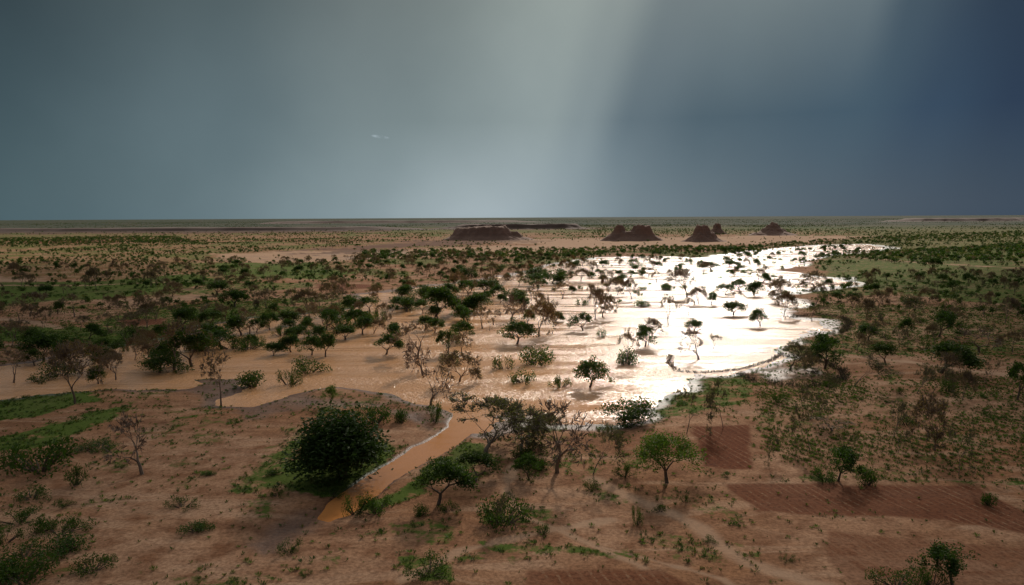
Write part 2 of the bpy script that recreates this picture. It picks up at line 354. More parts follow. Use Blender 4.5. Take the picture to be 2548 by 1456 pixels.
# ------------------------------------------------------------------ plant materials
def leafmat(name,c1,c2,tr=.25):
    m,nt=newmat(name); k=N(nt); g=k.n('ShaderNodeNewGeometry'); oi=k.n('ShaderNodeObjectInfo')
    tcn=k.n('ShaderNodeTexCoord'); nn=k.noise(tcn.outputs['Object'],6,2)
    f=k.math('ADD',k.math('MULTIPLY',g.outputs['Random Per Island'],.55),k.mr(nn,.35,.65,0,.45))
    c=k.mix(f,c1,c2); c=k.mix(k.math('MULTIPLY',oi.outputs['Random'],.5),c,tuple((c1[q]+c2[q])*.5*(1.25,.95,.7)[q] for q in range(3)))
    d=k.n('ShaderNodeBsdfPrincipled'); k.l(c,d.inputs['Base Color']); d.inputs['Roughness'].default_value=.7; d.inputs['Specular IOR Level'].default_value=.2
    tl=k.n('ShaderNodeBsdfTranslucent'); k.l(k.mix(1.0,c,(1.1,1.3,.6),'MULTIPLY'),tl.inputs[0])
    mx=k.n('ShaderNodeMixShader'); mx.inputs[0].default_value=tr; k.l(d.outputs[0],mx.inputs[1]); k.l(tl.outputs[0],mx.inputs[2])
    o=k.n('ShaderNodeOutputMaterial'); k.l(mx.outputs[0],o.inputs[0]); return m
def barkmat(name,c1,c2):
    m,nt=newmat(name); k=N(nt); tcn=k.n('ShaderNodeTexCoord'); nn=k.noise(tcn.outputs['Object'],22,4,.7)
    d=k.n('ShaderNodeBsdfPrincipled'); k.l(k.mix(nn,c1,c2),d.inputs['Base Color']); d.inputs['Roughness'].default_value=.9
    o=k.n('ShaderNodeOutputMaterial'); k.l(d.outputs[0],o.inputs[0]); return m
BARK=barkmat("bark",(.07,.048,.032),(.17,.12,.08)); BARKG=barkmat("grey_bark",(.11,.085,.06),(.24,.185,.13)); BARKD=barkmat("dry_bark",(.12,.083,.057),(.27,.19,.13))
LDARK=leafmat("dark_foliage",(.018,.046,.008),(.070,.118,.020),.38)
LVDARK=leafmat("dense_foliage",(.015,.038,.008),(.050,.092,.018),.28)
LLIGHT=leafmat("light_foliage",(.060,.110,.012),(.13,.20,.030),.38)
LBROWN=leafmat("dry_foliage",(.15,.102,.050),(.28,.195,.10),.42)
LOLIVE=leafmat("olive_foliage",(.085,.092,.030),(.175,.170,.062),.4)
LSHRUB=leafmat("shrub_foliage",(.024,.056,.009),(.072,.122,.022),.36)
LFENCE=leafmat("thorn_brush",(.035,.032,.018),(.08,.075,.035),.2)

class B:
    def __init__(s): s.v=[];s.f=[];s.m=[]
    def tube(s,pts,rs,n=4,m=0):
        b=len(s.v)
        for q,(p,r) in enumerate(zip(pts,rs)):
            d=(pts[min(q+1,len(pts)-1)]-pts[max(q-1,0)]).normalized()
            a=d.orthogonal().normalized(); c=d.cross(a)
            for i in range(n):
                t=2*math.pi*i/n; s.v.append(tuple(p+(a*math.cos(t)+c*math.sin(t))*r))
        for q in range(len(pts)-1):
            for i in range(n):
                s.f.append((b+q*n+i,b+q*n+(i+1)%n,b+(q+1)*n+(i+1)%n,b+(q+1)*n+i)); s.m.append(m)
    def leaf(s,p,size,m=1,flat=0):
        d=Vector((random.gauss(0,1),random.gauss(0,1),random.gauss(0,1)+flat)).normalized()
        a=d.orthogonal().normalized(); c=d.cross(a); t=random.random()*6.28
        a,c=a*math.cos(t)+c*math.sin(t),c*math.cos(t)-a*math.sin(t)
        l=size*random.uniform(.7,1.4); w_=size*random.uniform(.35,.7)
        b=len(s.v)
        for q in (a*-l,c*-w_,a*l,c*w_): s.v.append(tuple(p+q))
        s.f.append((b,b+1,b+2,b+3)); s.m.append(m)
    def clump(s,c,rx,rz,n,size,m=1):
        for _ in range(n):
            d=Vector((random.gauss(0,1),random.gauss(0,1),random.gauss(0,1))).normalized()*(random.random()**.4)
            s.leaf(c+Vector((d.x*rx,d.y*rx,d.z*rz)),size,m)
    def mesh(s,name,mats,norm=True):
        v=np.array(s.v)
        if norm:
            zmax=np.percentile(v[:,2],99.7); v=v/zmax
            a=max(np.percentile(v[:,0],99.3)-np.percentile(v[:,0],.7),np.percentile(v[:,1],99.3)-np.percentile(v[:,1],.7))
        me=mesh_np(name,v,s.f,mats,s.m)
        if norm: WID[me.name]=a
        return me
WID={}
def rv(a): return Vector((random.gauss(0,a),random.gauss(0,a),random.gauss(0,a)))
def grow(b,p,d,L,r,dep,mx,spread,tips,up,kink=.12,kn=(2,3)):
    pts=[p.copy()];rs=[r];seg=3
    for i in range(seg):
        d=(d+rv(kink)+Vector((0,0,up*.1))).normalized(); p=p+d*(L/seg); pts.append(p.copy()); rs.append(r*(1-.32*(i+1)/seg))
    b.tube(pts,rs,6 if dep<2 else 3)
    r=rs[-1]
    if dep>=mx: tips.append((p.copy(),d.copy())); return
    if dep>=mx-1: tips.append((p.copy(),d.copy()))
    n=random.choice(kn); ph=random.random()*6.28; a0=d.orthogonal().normalized(); c0=d.cross(a0)
    for i in range(n):
        th=ph+6.28*i/n+random.uniform(-.5,.5); sp_=spread*random.uniform(.6,1.3)
        nd=(d*math.cos(sp_)+(a0*math.cos(th)+c0*math.sin(th))*math.sin(sp_)+Vector((0,0,up))).normalized()
        grow(b,p,nd,L*random.uniform(.68,.95),r*random.uniform(.62,.82),dep+1,mx,spread,tips,up,kink,kn)

def leafy(seed,trunk=.16,mx=3,spread=.7,up=.05,flat=.7,nl=50,ls=.022,mats=None,cr=.12,fill=38,drop=.03):
    random.seed(seed); b=B(); tips=[]
    grow(b,Vector((0,0,-.03)),Vector((random.gauss(0,.1),random.gauss(0,.1),1)).normalized(),trunk+.03,.030,0,mx,spread,tips,up,.10,(3,3,2))
    cs=[p+d*.03 for p,d in tips if random.random()>drop]
    zt=[p.z for p in cs]; z0=min(zt)+.25*(max(zt)-min(zt))
    for _ in range(fill):
        a,c=random.choice(cs),random.choice(cs); q=a.lerp(c,random.random()); q.z=max(q.z,z0)+random.uniform(0,.13); cs.append(q)
    for p in cs:
        q=cr*random.uniform(.55,1.25); b.clump(p,q,q*flat,int(nl*random.uniform(.6,1.2)),ls)
    return b.mesh("leafy_tree",mats or [BARK,LDARK])
def bare(seed,mx=6,trunk=.3,spread=.42,up=.05,nl=5,ls=.014,r=.034,mats=None,kink=.16,tw=4):
    random.seed(seed); b=B(); tips=[]
    grow(b,Vector((0,0,-.03)),Vector((random.gauss(0,.12),random.gauss(0,.12),1)).normalized(),trunk,r,0,mx,spread,tips,up,kink,(2,3))
    if len(tips)>300: tips=random.sample(tips,300)
    for p,d in tips:
        for _ in range(tw):
            q=(d+rv(.5)).normalized(); L=random.uniform(.05,.13); b.tube([p,p+q*L*.5+rv(.006),p+q*L],[.007,.006,.0035],3)
            for _ in range(nl): b.leaf(p+q*L*random.uniform(.2,1.1)+rv(.016),ls)
    return b.mesh("bare_tree",mats or [BARKD,LBROWN])
def shrub(seed,n=14,asp=1.1,nl=70,ls=.05,mats=None):
    random.seed(seed); b=B()
    for i in range(n):
        a=random.random()*6.28; q=random.random()**.6*asp; p=Vector((math.cos(a)*q,math.sin(a)*q*.8,random.uniform(.25,.72)*(1-.35*q/asp)))
        b.tube([Vector((p.x*.15,p.y*.15,-.05)),Vector((p.x*.6,p.y*.6,p.z*.5)),p],[.035,.025,.012],3)
        b.clump(p,random.uniform(.28,.42),random.uniform(.24,.36),nl,ls)
    return b.mesh("shrub",mats or [BARK,LSHRUB])
LT=[leafy(100+i,trunk=random.choice([.13,.16,.2]),spread=[.62,.7,.8][i%3],up=[.10,.06,.03][i%3],flat=[.9,.8,.7][i%3]) for i in range(7)]
LW=[leafy(130+i,trunk=.17,spread=1.0,up=-.02,flat=.6,nl=50,cr=.16) for i in range(3)]
LP=[leafy(150+i,trunk=.2,mx=4,spread=.62,up=.03,flat=.75,nl=34,ls=.017,mats=[BARK,LLIGHT],cr=.11,fill=80) for i in range(2)]
LBIG=leafy(171,trunk=.05,mx=4,spread=.62,up=.06,flat=1.0,nl=75,ls=.012,mats=[BARK,LVDARK],cr=.12,fill=130,drop=0)
BT=[bare(200+i,mx=[5,6,5][i%3],trunk=[.3,.24,.34][i%3],spread=[.45,.5,.38][i%3],nl=[2,3,3][i%3],ls=.015) for i in range(8)]
BG=[bare(230+i,mx=5,trunk=.34,spread=.34,nl=4,ls=.013,r=.022,mats=[BARKG,LOLIVE]) for i in range(4)]
BO=[bare(250+i,mx=6,trunk=.3,spread=.50,up=.0,nl=6,ls=.013,mats=[BARKG,LOLIVE]) for i in range(2)]
BK=[bare(270+i,mx=5,trunk=.26,spread=.5,nl=0,tw=3,r=.042,kink=.2,mats=[BARKD,LBROWN]) for i in range(3)]
SH=[shrub(300+i,asp=[.9,1.3,1.6][i%3]) for i in range(6)]
random.seed(5)
def palm():
    b=B()
    for i in range(34):
        a=random.random()*6.28; e=random.uniform(.1,1.35); base=Vector((0,0,.25)); d=Vector((math.cos(a)*math.cos(e),math.sin(a)*math.cos(e),math.sin(e)))
        tip=base+d*.5; b.tube([Vector((0,0,0)),base,tip],[.02,.012,.008],3)
        s=d.cross(Vector((0,0,1))).normalized()
        u=s.cross(d)
        for q in range(9):
            t=(q-4)/4*1.0; dd=(d*math.cos(t)+s*math.sin(t)-Vector((0,0,.25))).normalized(); p2=tip+dd*.3
            o=u.cross(dd)*.02; n0=len(b.v)
            for z in (tip-o,tip+dd*.15+s*.02,p2,tip+dd*.15-s*.02): b.v.append(tuple(z))
            b.f.append((n0,n0+1,n0+2,n0+3)); b.m.append(1)
    return b.mesh("palm_bush",[BARK,LLIGHT])
PALM=palm()

NAMES={'L':'leafy_acacia_tree','W':'umbrella_acacia_tree','P':'green_thorn_tree','G':'dense_shade_tree','B':'dry_acacia_tree','F':'slender_dry_tree','O':'spreading_dry_tree','K':'bare_tree','S':'shrub','M':'palm_bush'}
LIB={'L':LT,'W':LW,'P':LP,'G':[LBIG],'B':BT,'F':BG,'O':BO,'K':BK,'S':SH,'M':[PALM]}
ASP={'L':1.12,'W':1.5,'P':1.2,'G':1.2,'B':.9,'F':.65,'O':1.2,'K':.9,'S':1.7,'M':1}
veg_coll=bpy.data.collections.new("trees_and_shrubs"); scene.collection.children.link(veg_coll)
def plant(kind,x,y,h,wd=None):
    me=random.choice(LIB[kind])
    ob=bpy.data.objects.new(NAMES[kind],me); veg_coll.objects.link(ob)
    if wd is None: wd=h*ASP[kind]*random.uniform(.85,1.2)
    sx=wd/WID[me.name]
    ob.location=(x,y,max(hz(x,y)-.03,-.3)); ob.scale=(sx,sx,h); ob.rotation_euler=(0,0,random.random()*6.28)
    return ob
T=[(850,1192,165,'G',195),(852,1200,55,'M',60),(355,1187,150,'K',125),(100,1178,75,'S',160),(35,1165,50,'S',70),(190,1215,50,'S',60),
(550,1012,135,'B',80),(187,1010,150,'B',100),(822,1012,50,'P',30),(1072,1008,90,'K',60),(1083,1052,50,'S',40),(935,1058,48,'S',70),(1000,1055,35,'S',36),
(1208,1150,148,'O',205),(1387,1182,178,'K',115),(1390,1120,90,'O',90),(1475,1187,122,'F',75),(1660,1208,122,'P',148),(1555,1048,62,'W',112),(1708,1085,108,'F',80),
(1800,1070,122,'F',45),(2015,1125,112,'F',60),(2070,1078,30,'B',90),(2222,1097,95,'F',50),(2325,1127,135,'B',80),(2385,1190,125,'F',60),(1910,1157,70,'F',45),
(2085,1202,82,'L',92),(2050,1200,30,'S',60),(2157,1213,45,'S',45),(2235,1132,60,'F',35),(1090,1265,115,'L',130),(1180,1207,68,'L',92),(1318,1200,68,'L',68),
(1255,1312,62,'S',120),(1285,1325,88,'F',50),(885,1285,55,'S',60),(935,1285,45,'S',90),(1555,1192,32,'S',50),(1300,1142,26,'S',50),(1470,1224,28,'S',34),
(1583,1312,48,'S',32),(1705,1256,20,'S',24),(1642,1280,20,'S',28),(2460,1265,32,'S',32),(1070,1440,45,'S',110),(720,1378,30,'S',60),(490,1330,22,'S',70),(455,1270,20,'S',80),
(80,1250,26,'S',80),(160,1268,20,'S',40),(50,1310,34,'S',110),(150,1335,38,'S',130),(110,1330,30,'S',60),(60,1400,46,'S',120),(160,1380,34,'S',90),(60,1456,60,'S',140),(230,1430,36,'S',90),(10,1360,40,'S',90),(270,1405,16,'S',40),(15,1450,50,'S',90),
(2370,1465,90,'L',120),(2320,1470,60,'S',90),(2230,1470,45,'S',110),(2395,1000,78,'B',46),(2530,1000,90,'L',70),(2340,932,68,'L',90),(2436,880,60,'K',80),(2336,842,58,'L',66),(2125,965,70,'F',70),
(2052,920,78,'L',76),(1965,922,62,'O',66),(2205,912,50,'L',50),(1937,1008,32,'S',38),(2300,875,26,'S',30),(1467,963,70,'L',75),(1565,908,82,'B',42),(1557,905,36,'S',48),(1605,862,50,'L',50),(1612,860,64,'B',44),
(1740,895,76,'K',72),(1775,868,36,'B',32),(1728,825,28,'L',32),(1663,810,72,'B',38),(1892,812,42,'L',38),(1825,784,34,'L',40),(1285,856,58,'L',78),(1340,838,92,'B',80),(1452,823,42,'L',42),(1497,839,24,'S',20),
(1272,800,62,'K',50),(960,882,50,'L',60),(965,835,56,'B',30),(970,838,34,'L',40),(1040,892,84,'B',92),(1053,935,82,'K',60),(1145,950,74,'B',74),(1157,895,64,'B',60),(1115,882,56,'L',46),(1155,848,50,'L',54),
(1255,918,32,'S',46),(1335,905,40,'S',70),(1355,895,26,'S',46),(1305,952,32,'S',70),(1393,964,30,'S',46),(1055,822,34,'L',34),(1083,788,68,'L',62),(1182,775,44,'L',56),(1155,800,38,'L',40),(1200,818,52,'B',40),
(985,770,30,'W',46),(1012,776,34,'W',50),(1480,795,74,'B',50),(1500,790,56,'B',44),(1270,746,28,'W',40),(1300,752,28,'W',38),(1400,744,38,'B',40),(1447,760,18,'S',26),(1572,745,48,'B',34),(1537,735,42,'B',34),
(1598,764,18,'S',30),(1658,722,15,'S',24),(1710,740,64,'B',60),(1738,757,42,'B',40),(1770,760,32,'L',26),(1950,790,62,'B',42),(1945,752,56,'B',50),(1712,786,42,'B',30),(1832,757,30,'B',36),(1842,722,28,'L',34),(1877,735,34,'L',34),
(1807,735,28,'L',34),(480,912,86,'L',82),(435,920,112,'B',90),(555,868,48,'W',84),(600,835,46,'L',54),(580,868,34,'S',70),(455,822,52,'L',46),(395,927,48,'W',90),(420,910,60,'L',60),(110,900,66,'L',66),(205,930,80,'B',76),(290,945,62,'B',60),
(245,955,44,'L',44),(105,950,26,'S',50),(35,952,78,'B',56),(175,902,62,'L',60),(235,900,46,'L',50),(630,962,38,'S',56),(720,958,40,'S',50),(765,927,38,'S',76),(678,886,32,'L',34),(725,876,44,'L',40),(775,884,50,'L',50),
(810,888,56,'L',50),(902,832,42,'L',50),(880,808,40,'L',60),(672,820,40,'L',40),(720,812,36,'L',46),(758,822,32,'L',36),(810,822,48,'L',60),(845,818,30,'S',60),(640,858,26,'S',46),(585,766,40,'L',46),(540,737,32,'L',42),
(240,725,54,'B',36),(185,792,54,'B',42),(297,800,44,'B',38),(365,796,54,'B',44),(387,792,48,'F',30),(315,852,50,'B',50),(75,790,54,'B',60),(48,800,46,'B',36),(200,826,34,'B',30),(40,852,48,'B',50),(765,776,52,'B',56),(840,782,64,'B',56),
(662,770,44,'B',44),(682,726,36,'B',36),(620,716,34,'B',34),(375,715,36,'B',36),(1230,738,66,'B',64),(1165,735,34,'L',46),(1132,716,40,'B',36),(530,800,40,'B',50),(430,740,34,'B',36),(345,760,34,'B',30),
(1375,705,34,'W',50),(1330,712,30,'L',44),(1330,690,24,'W',50),(1445,700,32,'B',30),(1175,690,24,'W',46),(1205,730,34,'L',50),(1290,712,34,'B',26),(1335,772,42,'B',36),(1340,720,24,'L',36),
(1470,745,36,'B',26),(1510,715,38,'B',30),(1625,668,30,'B',34),(1615,690,24,'B',30),(1550,700,18,'W',30),(1580,665,14,'S',34),(1770,672,20,'L',50),(1860,680,12,'S',40),(2318,682,36,'L',36),(2368,728,26,'L',26),(2025,720,40,'B',50),
(2150,860,80,'F',60),(2155,800,52,'B',46),(2205,850,50,'B',50),(2100,870,46,'F',30),(2260,790,46,'F',44),(2245,870,44,'F',40),(2355,820,52,'B',50),(2500,808,60,'B',40),(2520,880,50,'B',50),(2450,790,40,'B',40),(2265,765,24,'W',44),(2030,760,50,'B',36),
(905,810,30,'S',60),(940,800,30,'S',40),(500,870,34,'S',60),(335,845,30,'S',70),(660,800,26,'S',40),(560,800,36,'B',36),(700,835,26,'S',40),
(530,850,40,'L',50),(620,870,30,'S',60),(150,935,40,'S',70),(270,915,50,'L',50),(60,900,40,'B',50),(370,890,50,'B',50),(740,850,34,'L',44),(790,850,38,'L',44),(860,845,34,'L',44),(930,830,34,'B',40),(1120,905,30,'S',40),(820,800,40,'B',44),(870,780,40,'L',50),(920,775,34,'L',44),
(1085,760,40,'L',50),(1130,780,40,'B',40),(1110,740,34,'L',44),(1060,745,34,'W',50),(1000,740,30,'L',44),(1245,745,34,'L',40),
(2020,800,34,'B',30),(2170,900,44,'B',34),(2360,980,30,'S',30),(2240,985,16,'S',24),(1300,1165,22,'S',36),(1345,1175,30,'S',44),(1045,1290,26,'S',40),(1115,1280,24,'S',56),(1350,1335,22,'S',36),(1520,1120,50,'F',24),
(690,1240,18,'S',40),(680,1190,16,'S',30),(760,1440,14,'S',30),(1765,1355,14,'S',36),(1960,1400,12,'S',40),(830,1235,18,'S',60),(210,1130,16,'S',90),(250,1120,18,'S',80),(300,1170,12,'S',30),(520,1190,10,'S',30)]
random.seed(21); taken=[]
for tt in T:
    u,v_,h,kd=tt[:4]; x,y=gp(u,v_); s=mscale(x,y); fh=1.15 if v_<1000 else 1.06
    plant(kd,x,y,h*s*fh,(tt[4]*s*(1.28 if v_<1000 else 1.14)) if len(tt)>4 else None); taken.append((x,y))
def rnd_in(poly,n):
    lo=poly.min(0); hi=poly.max(0); out=[]
    while len(out)<n:
        q=RS.rand(4000,2)*(hi-lo)+lo; m=sdist(poly,q[:,0],q[:,1])>0; out+=q[m].tolist()
    return out[:n]
FILL=[([(-100,668),(900,650),(900,790),(500,820),(-100,890)],210,'BBBBBBBFLLSSS'),
 ([(880,640),(1480,636),(1420,700),(1150,735),(900,740)],220,'LLLLLWBBBBBSS'),
 ([(1980,700),(2650,680),(2650,900),(2060,880)],140,'BBBBFFLLSSS'),
 ([(1960,930),(2600,930),(2600,1080),(1960,1080)],12,'FFFBS'),
 ([(330,820),(930,765),(940,820),(420,920)],45,'LLLLBBBS'),
 ([(930,745),(1300,720),(1400,800),(950,860)],30,'LLLBB'),
 ([(-60,860),(350,840),(400,920),(-60,940)],18,'LLBBBS'),
 ([(1400,655),(1960,640),(1930,730),(1300,745)],90,'LLWWBBBSSSS'),
 ([(1500,640),(2150,612),(2200,622),(2000,660),(1800,665)],90,'LWWSSL')]
for P,n,mixk in FILL:
    for x,y in rnd_in(gpoly(P),n):
        if any((x-a)**2+(y-b_)**2<9 for a,b_ in taken): continue
        kd=random.choice(mixk); hh={'B':random.uniform(4.5,7.5),'F':random.uniform(4,6.5),'L':random.uniform(3.4,5.8),'W':random.uniform(3.0,4.4),'S':random.uniform(1.2,2.4)}[kd]
        plant(kd,x,y,hh); taken.append((x,y))

# ------------------------------------------------------------------ instanced masses
def template_coll(name,meshes):
    c=bpy.data.collections.new(name)
    for q,me in enumerate(meshes):
        ob=bpy.data.objects.new("%s_part"%name,me); c.objects.link(ob)
    return c
def mass(name,pts,scl,coll,nmesh,idx=None):
    n=len(pts); me=bpy.data.meshes.new(name); me.vertices.add(n); me.vertices.foreach_set('co',np.asarray(pts,np.float32).ravel())
    a=me.attributes.new('scl','FLOAT_VECTOR','POINT'); a.data.foreach_set('vector',np.asarray(scl,np.float32).ravel())
    a=me.attributes.new('rot','FLOAT_VECTOR','POINT'); rt=np.zeros((n,3),np.float32); rt[:,2]=RS.rand(n)*6.28; a.data.foreach_set('vector',rt.ravel())
    a=me.attributes.new('idx','INT','POINT'); a.data.foreach_set('value',RS.randint(0,nmesh,n).astype(np.int32))
    ob=bpy.data.objects.new(name,me); scene.collection.objects.link(ob)
    ng=bpy.data.node_groups.new(name+"_nodes",'GeometryNodeTree')
    ng.interface.new_socket('Geometry',in_out='INPUT',socket_type='NodeSocketGeometry'); ng.interface.new_socket('Geometry',in_out='OUTPUT',socket_type='NodeSocketGeometry')
    A=ng.nodes.new; gi=A('NodeGroupInput'); gout=A('NodeGroupOutput'); iop=A('GeometryNodeInstanceOnPoints'); ci=A('GeometryNodeCollectionInfo')
    ci.inputs['Collection'].default_value=coll; ci.inputs['Separate Children'].default_value=True; ci.inputs['Reset Children'].default_value=True
    def na(nm,dt):
        q=A('GeometryNodeInputNamedAttribute'); q.data_type=dt; q.inputs['Name'].default_value=nm; return q.outputs['Attribute']
    L=ng.links.new; L(gi.outputs[0],iop.inputs['Points']); L(ci.outputs[0],iop.inputs['Instance']); iop.inputs['Pick Instance'].default_value=True
    L(na('idx','INT'),iop.inputs['Instance Index']); e=A('FunctionNodeEulerToRotation'); L(na('rot','FLOAT_VECTOR'),e.inputs[0]); L(e.outputs[0],iop.inputs['Rotation'])
    L(na('scl','FLOAT_VECTOR'),iop.inputs['Scale']); L(iop.outputs[0],gout.inputs[0])
    md=ob.modifiers.new("instances",'NODES'); md.node_group=ng
    print(name,n)
    return ob
def lowbush(seed,n,asp,hz_=1,mats=None,trunk=False,ls=.11):
    random.seed(seed); b=B()
    if trunk: b.tube([Vector((0,0,-.1)),Vector((0,0,.5))],[.05,.03],3)
    for i in range(6):
        a=random.random()*6.28; q=random.random()**.5*asp*.5; lo=.5 if trunk else .3
        b.clump(Vector((math.cos(a)*q,math.sin(a)*q,random.uniform(lo,.8))),asp*.36,.24,n//6,ls)
    return b.mesh("scrub",mats or [BARK,LSHRUB])
def tuft(seed,n=9,mats=None,sp_=.5):
    random.seed(seed); b=B()
    for i in range(n):
        a=random.random()*6.28; q=random.random()*.35; p=Vector((math.cos(a)*q,math.sin(a)*q,0)); d=Vector((math.cos(a)*sp_,math.sin(a)*sp_,random.uniform(.6,1)))
        s=Vector((-math.sin(a),math.cos(a),0))*.12; n0=len(b.v)
        for z in (p-s*.5,p+d*.5-s,p+d,p+d*.5+s): b.v.append(tuple(z))
        b.f.append((n0,n0+1,n0+2,n0+3)); b.m.append(0)
    return b.mesh("tuft",mats or [LSHRUB],norm=False)
def fan(n,r0,r1,p=1.0):
    r=np.sqrt(r0**2+(r1**2-r0**2)*RS.rand(n)**p); a=np.radians(RS.uniform(-40,40,n)); return r*np.sin(a),r*np.cos(a),r
far=template_coll("scrub_kinds",[lowbush(400,130,.7),lowbush(401,130,.95),lowbush(402,140,.62,trunk=True,mats=[BARK,LDARK]),lowbush(403,130,.75,trunk=True,mats=[BARK,LDARK],ls=.09),lowbush(404,90,.6,mats=[BARK,LOLIVE],trunk=True,ls=.07),bare(281,mx=4,trunk=.3,spread=.42,tw=3,nl=2,ls=.02)])
PX=[];PS=[]
for n,r0,r1,dens,hr in ((42000,300,1300,.8,(1.2,3.8)),(40000,1300,3200,.85,(1.8,4.4)),(40000,3200,9000,.95,(2.5,5.0))):
    x,y,r=fan(n,r0,r1); vg,pl_,pa_,dk_=masks(x,y); z=height(x,y)
    cl=fbm(x,y,55 if r0<1300 else 260,4,3)
    pr=sst(.34,.62,cl)*(.25+.75*np.clip(vg,0,1))*(1-.95*np.clip(pa_*1.3+dk_+pl_,0,1)); pr=np.where(z<.04,pr*.03,pr)
    m=RS.rand(n)<pr*dens; x,y,z=x[m],y[m],z[m]; h=RS.uniform(*hr,m.sum())*(.6+.4*RS.rand(m.sum()))
    PX.append(np.stack([x,y,z-.05],1)); ww=h*RS.uniform(.8,1.25,len(h)); PS.append(np.stack([ww,ww,h],1))
for P,n in (([(2050,640),(2700,600),(2700,650),(2250,660)],1100),([(-100,598),(420,590),(520,606),(-100,612)],1200),([(1880,612),(2200,590),(2600,575),(2600,590),(2100,612),(1900,622)],700),([(1480,618),(1900,615),(1900,630),(1500,634)],300),([(-100,550),(2700,543),(2700,552),(-100,564)],7000),([(900,628),(1500,622),(1500,642),(900,648)],600)):
    q=np.array(rnd_in(gpoly(P),n)); z=height(q[:,0],q[:,1]); h=RS.uniform(2.0,4.6,n); PX.append(np.column_stack([q,z-.05])); PS.append(np.column_stack([h*1.2,h*1.2,h]))
mass("distant_scrub",np.vstack(PX),np.vstack(PS),far,6)
near=template_coll("herb_kinds",[tuft(500),tuft(501,12,[LOLIVE]),tuft(502,14,[LLIGHT],.8),tuft(503,10,[LSHRUB],.9)])
PX=[];PS=[]
x,y,r=fan(280000,55,340); vg,pl_,pa_,dk_=masks(x,y); z=height(x,y)
pr=.06+1.2*np.clip(vg,0,1)*sst(.38,.60,fbm(x,y,2.2,3,6)); pr=pr*(1-.9*pa_)*np.where(pl_>.4,.25,1); pr=np.where(z<.0,0,pr)
m=RS.rand(len(x))<pr*.62; x,y,z=x[m],y[m],z[m]; h=RS.uniform(.10,.42,m.sum()); PX.append(np.stack([x,y,z-.01],1)); PS.append(np.stack([h*1.2,h*1.2,h],1))
P=gpoly([(1880,950),(2600,940),(2650,1200),(1900,1185)])
q=np.array(rnd_in(P,13000)); dr=math.radians(28); uu=q[:,0]*math.cos(dr)+q[:,1]*math.sin(dr); vv=-q[:,0]*math.sin(dr)+q[:,1]*math.cos(dr)
uu=np.round(uu/1.7)*1.7+RS.normal(0,.28,len(uu)); vv=vv+0
x=uu*math.cos(dr)-vv*math.sin(dr); y=uu*math.sin(dr)+vv*math.cos(dr)
m=(RS.rand(len(x))<sst(.40,.66,fbm(x,y,11,4,2))*.75)&(height(x,y)>.05); x,y=x[m],y[m]; h=RS.uniform(.15,.42,len(x)); PX.append(np.stack([x,y,height(x,y)],1)); PS.append(np.stack([h,h,h],1))
mass("grass_and_herbs",np.vstack(PX),np.vstack(PS),near,4)
mid=template_coll("low_shrub_kinds",[lowbush(410,200,1.0,ls=.09),lowbush(411,200,1.3,ls=.09),lowbush(412,200,1.1,mats=[BARK,LDARK],ls=.08)])
x,y,r=fan(14000,62,460); vg,pl_,pa_,dk_=masks(x,y); z=height(x,y)
pr=(.015+.5*np.clip(vg,0,1))*sst(.44,.62,fbm(x,y,9,3,5))*(1-pa_)*(1-pl_); pr=np.where(z<.02,.0,pr)
m=RS.rand(len(x))<pr; x,y,z,r=x[m],y[m],z[m],r[m]; h=RS.uniform(.25,.9,m.sum())*(.6+r/300)
mass("low_shrubs",np.stack([x,y,z-.03],1),np.stack([h,h,h*.8],1),mid,3)

# ------------------------------------------------------------------ brush fences
def fence(pts,hh=.9,wd=.6):
    random.seed(len(pts)*7); P=[gp(*p) for p in pts]; b=B()
    for i in range(len(P)-1):
        a=Vector((*P[i],0)); c=Vector((*P[i+1],0)); L=(c-a).length; n=int(L*14)
        for q in range(n):
            p=a.lerp(c,random.random()); z0=hz(p.x,p.y) if q%6==0 else z0
            p=p+Vector((random.gauss(0,wd*.4),random.gauss(0,wd*.4),max(z0,-.1))); d=rv(.6); d.z=abs(d.z)+.5; d=d.normalized()*random.uniform(.5,1.1)*hh
            b.tube([p,p+d*.5+rv(.05),p+d],[.04,.03,.015],3)
            for _ in range(4): b.leaf(p+d*random.random(),.11)
    ob=bpy.data.objects.new("brush_fence",b.mesh("brush_fence",[BARK,LFENCE],False)); scene.collection.objects.link(ob)
fence([(1668,885),(1665,905),(1690,925),(1740,928),(1800,925),(1860,915),(1920,898),(1945,880)],.7,1.0)
fence([(1840,935),(1880,955),(1940,962),(2010,967),(2070,962),(2100,948),(2095,928),(2050,905),(1990,892),(1950,888)],1.4,1.7)
fence([(1960,792),(2030,786),(2100,794),(2115,810),(2095,830)],1.4,1.8)

# ------------------------------------------------------------------ mesas
def rockmat(name,m_):
    mm,nt=newmat(name); k=N(nt); geo=k.n('ShaderNodeNewGeometry'); pos=geo.outputs['Position']
    nn=k.noise(pos,.12,6,.65); n3=k.noise(pos,.5,5,.7); sp=k.n('ShaderNodeSeparateXYZ'); k.l(pos,sp.inputs[0])
    st=k.n('ShaderNodeCombineXYZ'); k.l(k.math('ADD',k.math('MULTIPLY',sp.outputs[2],.7),nn),st.inputs[2]); ns=k.noise(st.outputs[0],1.0,3)
    f=lambda c:tuple(q*m_ for q in c)
    c=k.mix(nn,f((.17,.09,.062)),f((.29,.17,.12))); c=k.mix(k.mr(ns,.4,.65,0,.6),c,f((.35,.21,.145))); c=k.mix(k.mr(n3,.5,.75,0,.5),c,f((.10,.064,.05)))
    d=k.n('ShaderNodeBsdfPrincipled'); k.l(c,d.inputs['Base Color']); d.inputs['Roughness'].default_value=.95
    o=k.n('ShaderNodeOutputMaterial'); k.l(d.outputs[0],o.inputs[0]); return mm
mm=rockmat("mesa_rock",.9); mmd=rockmat("scarp_rock",.40)
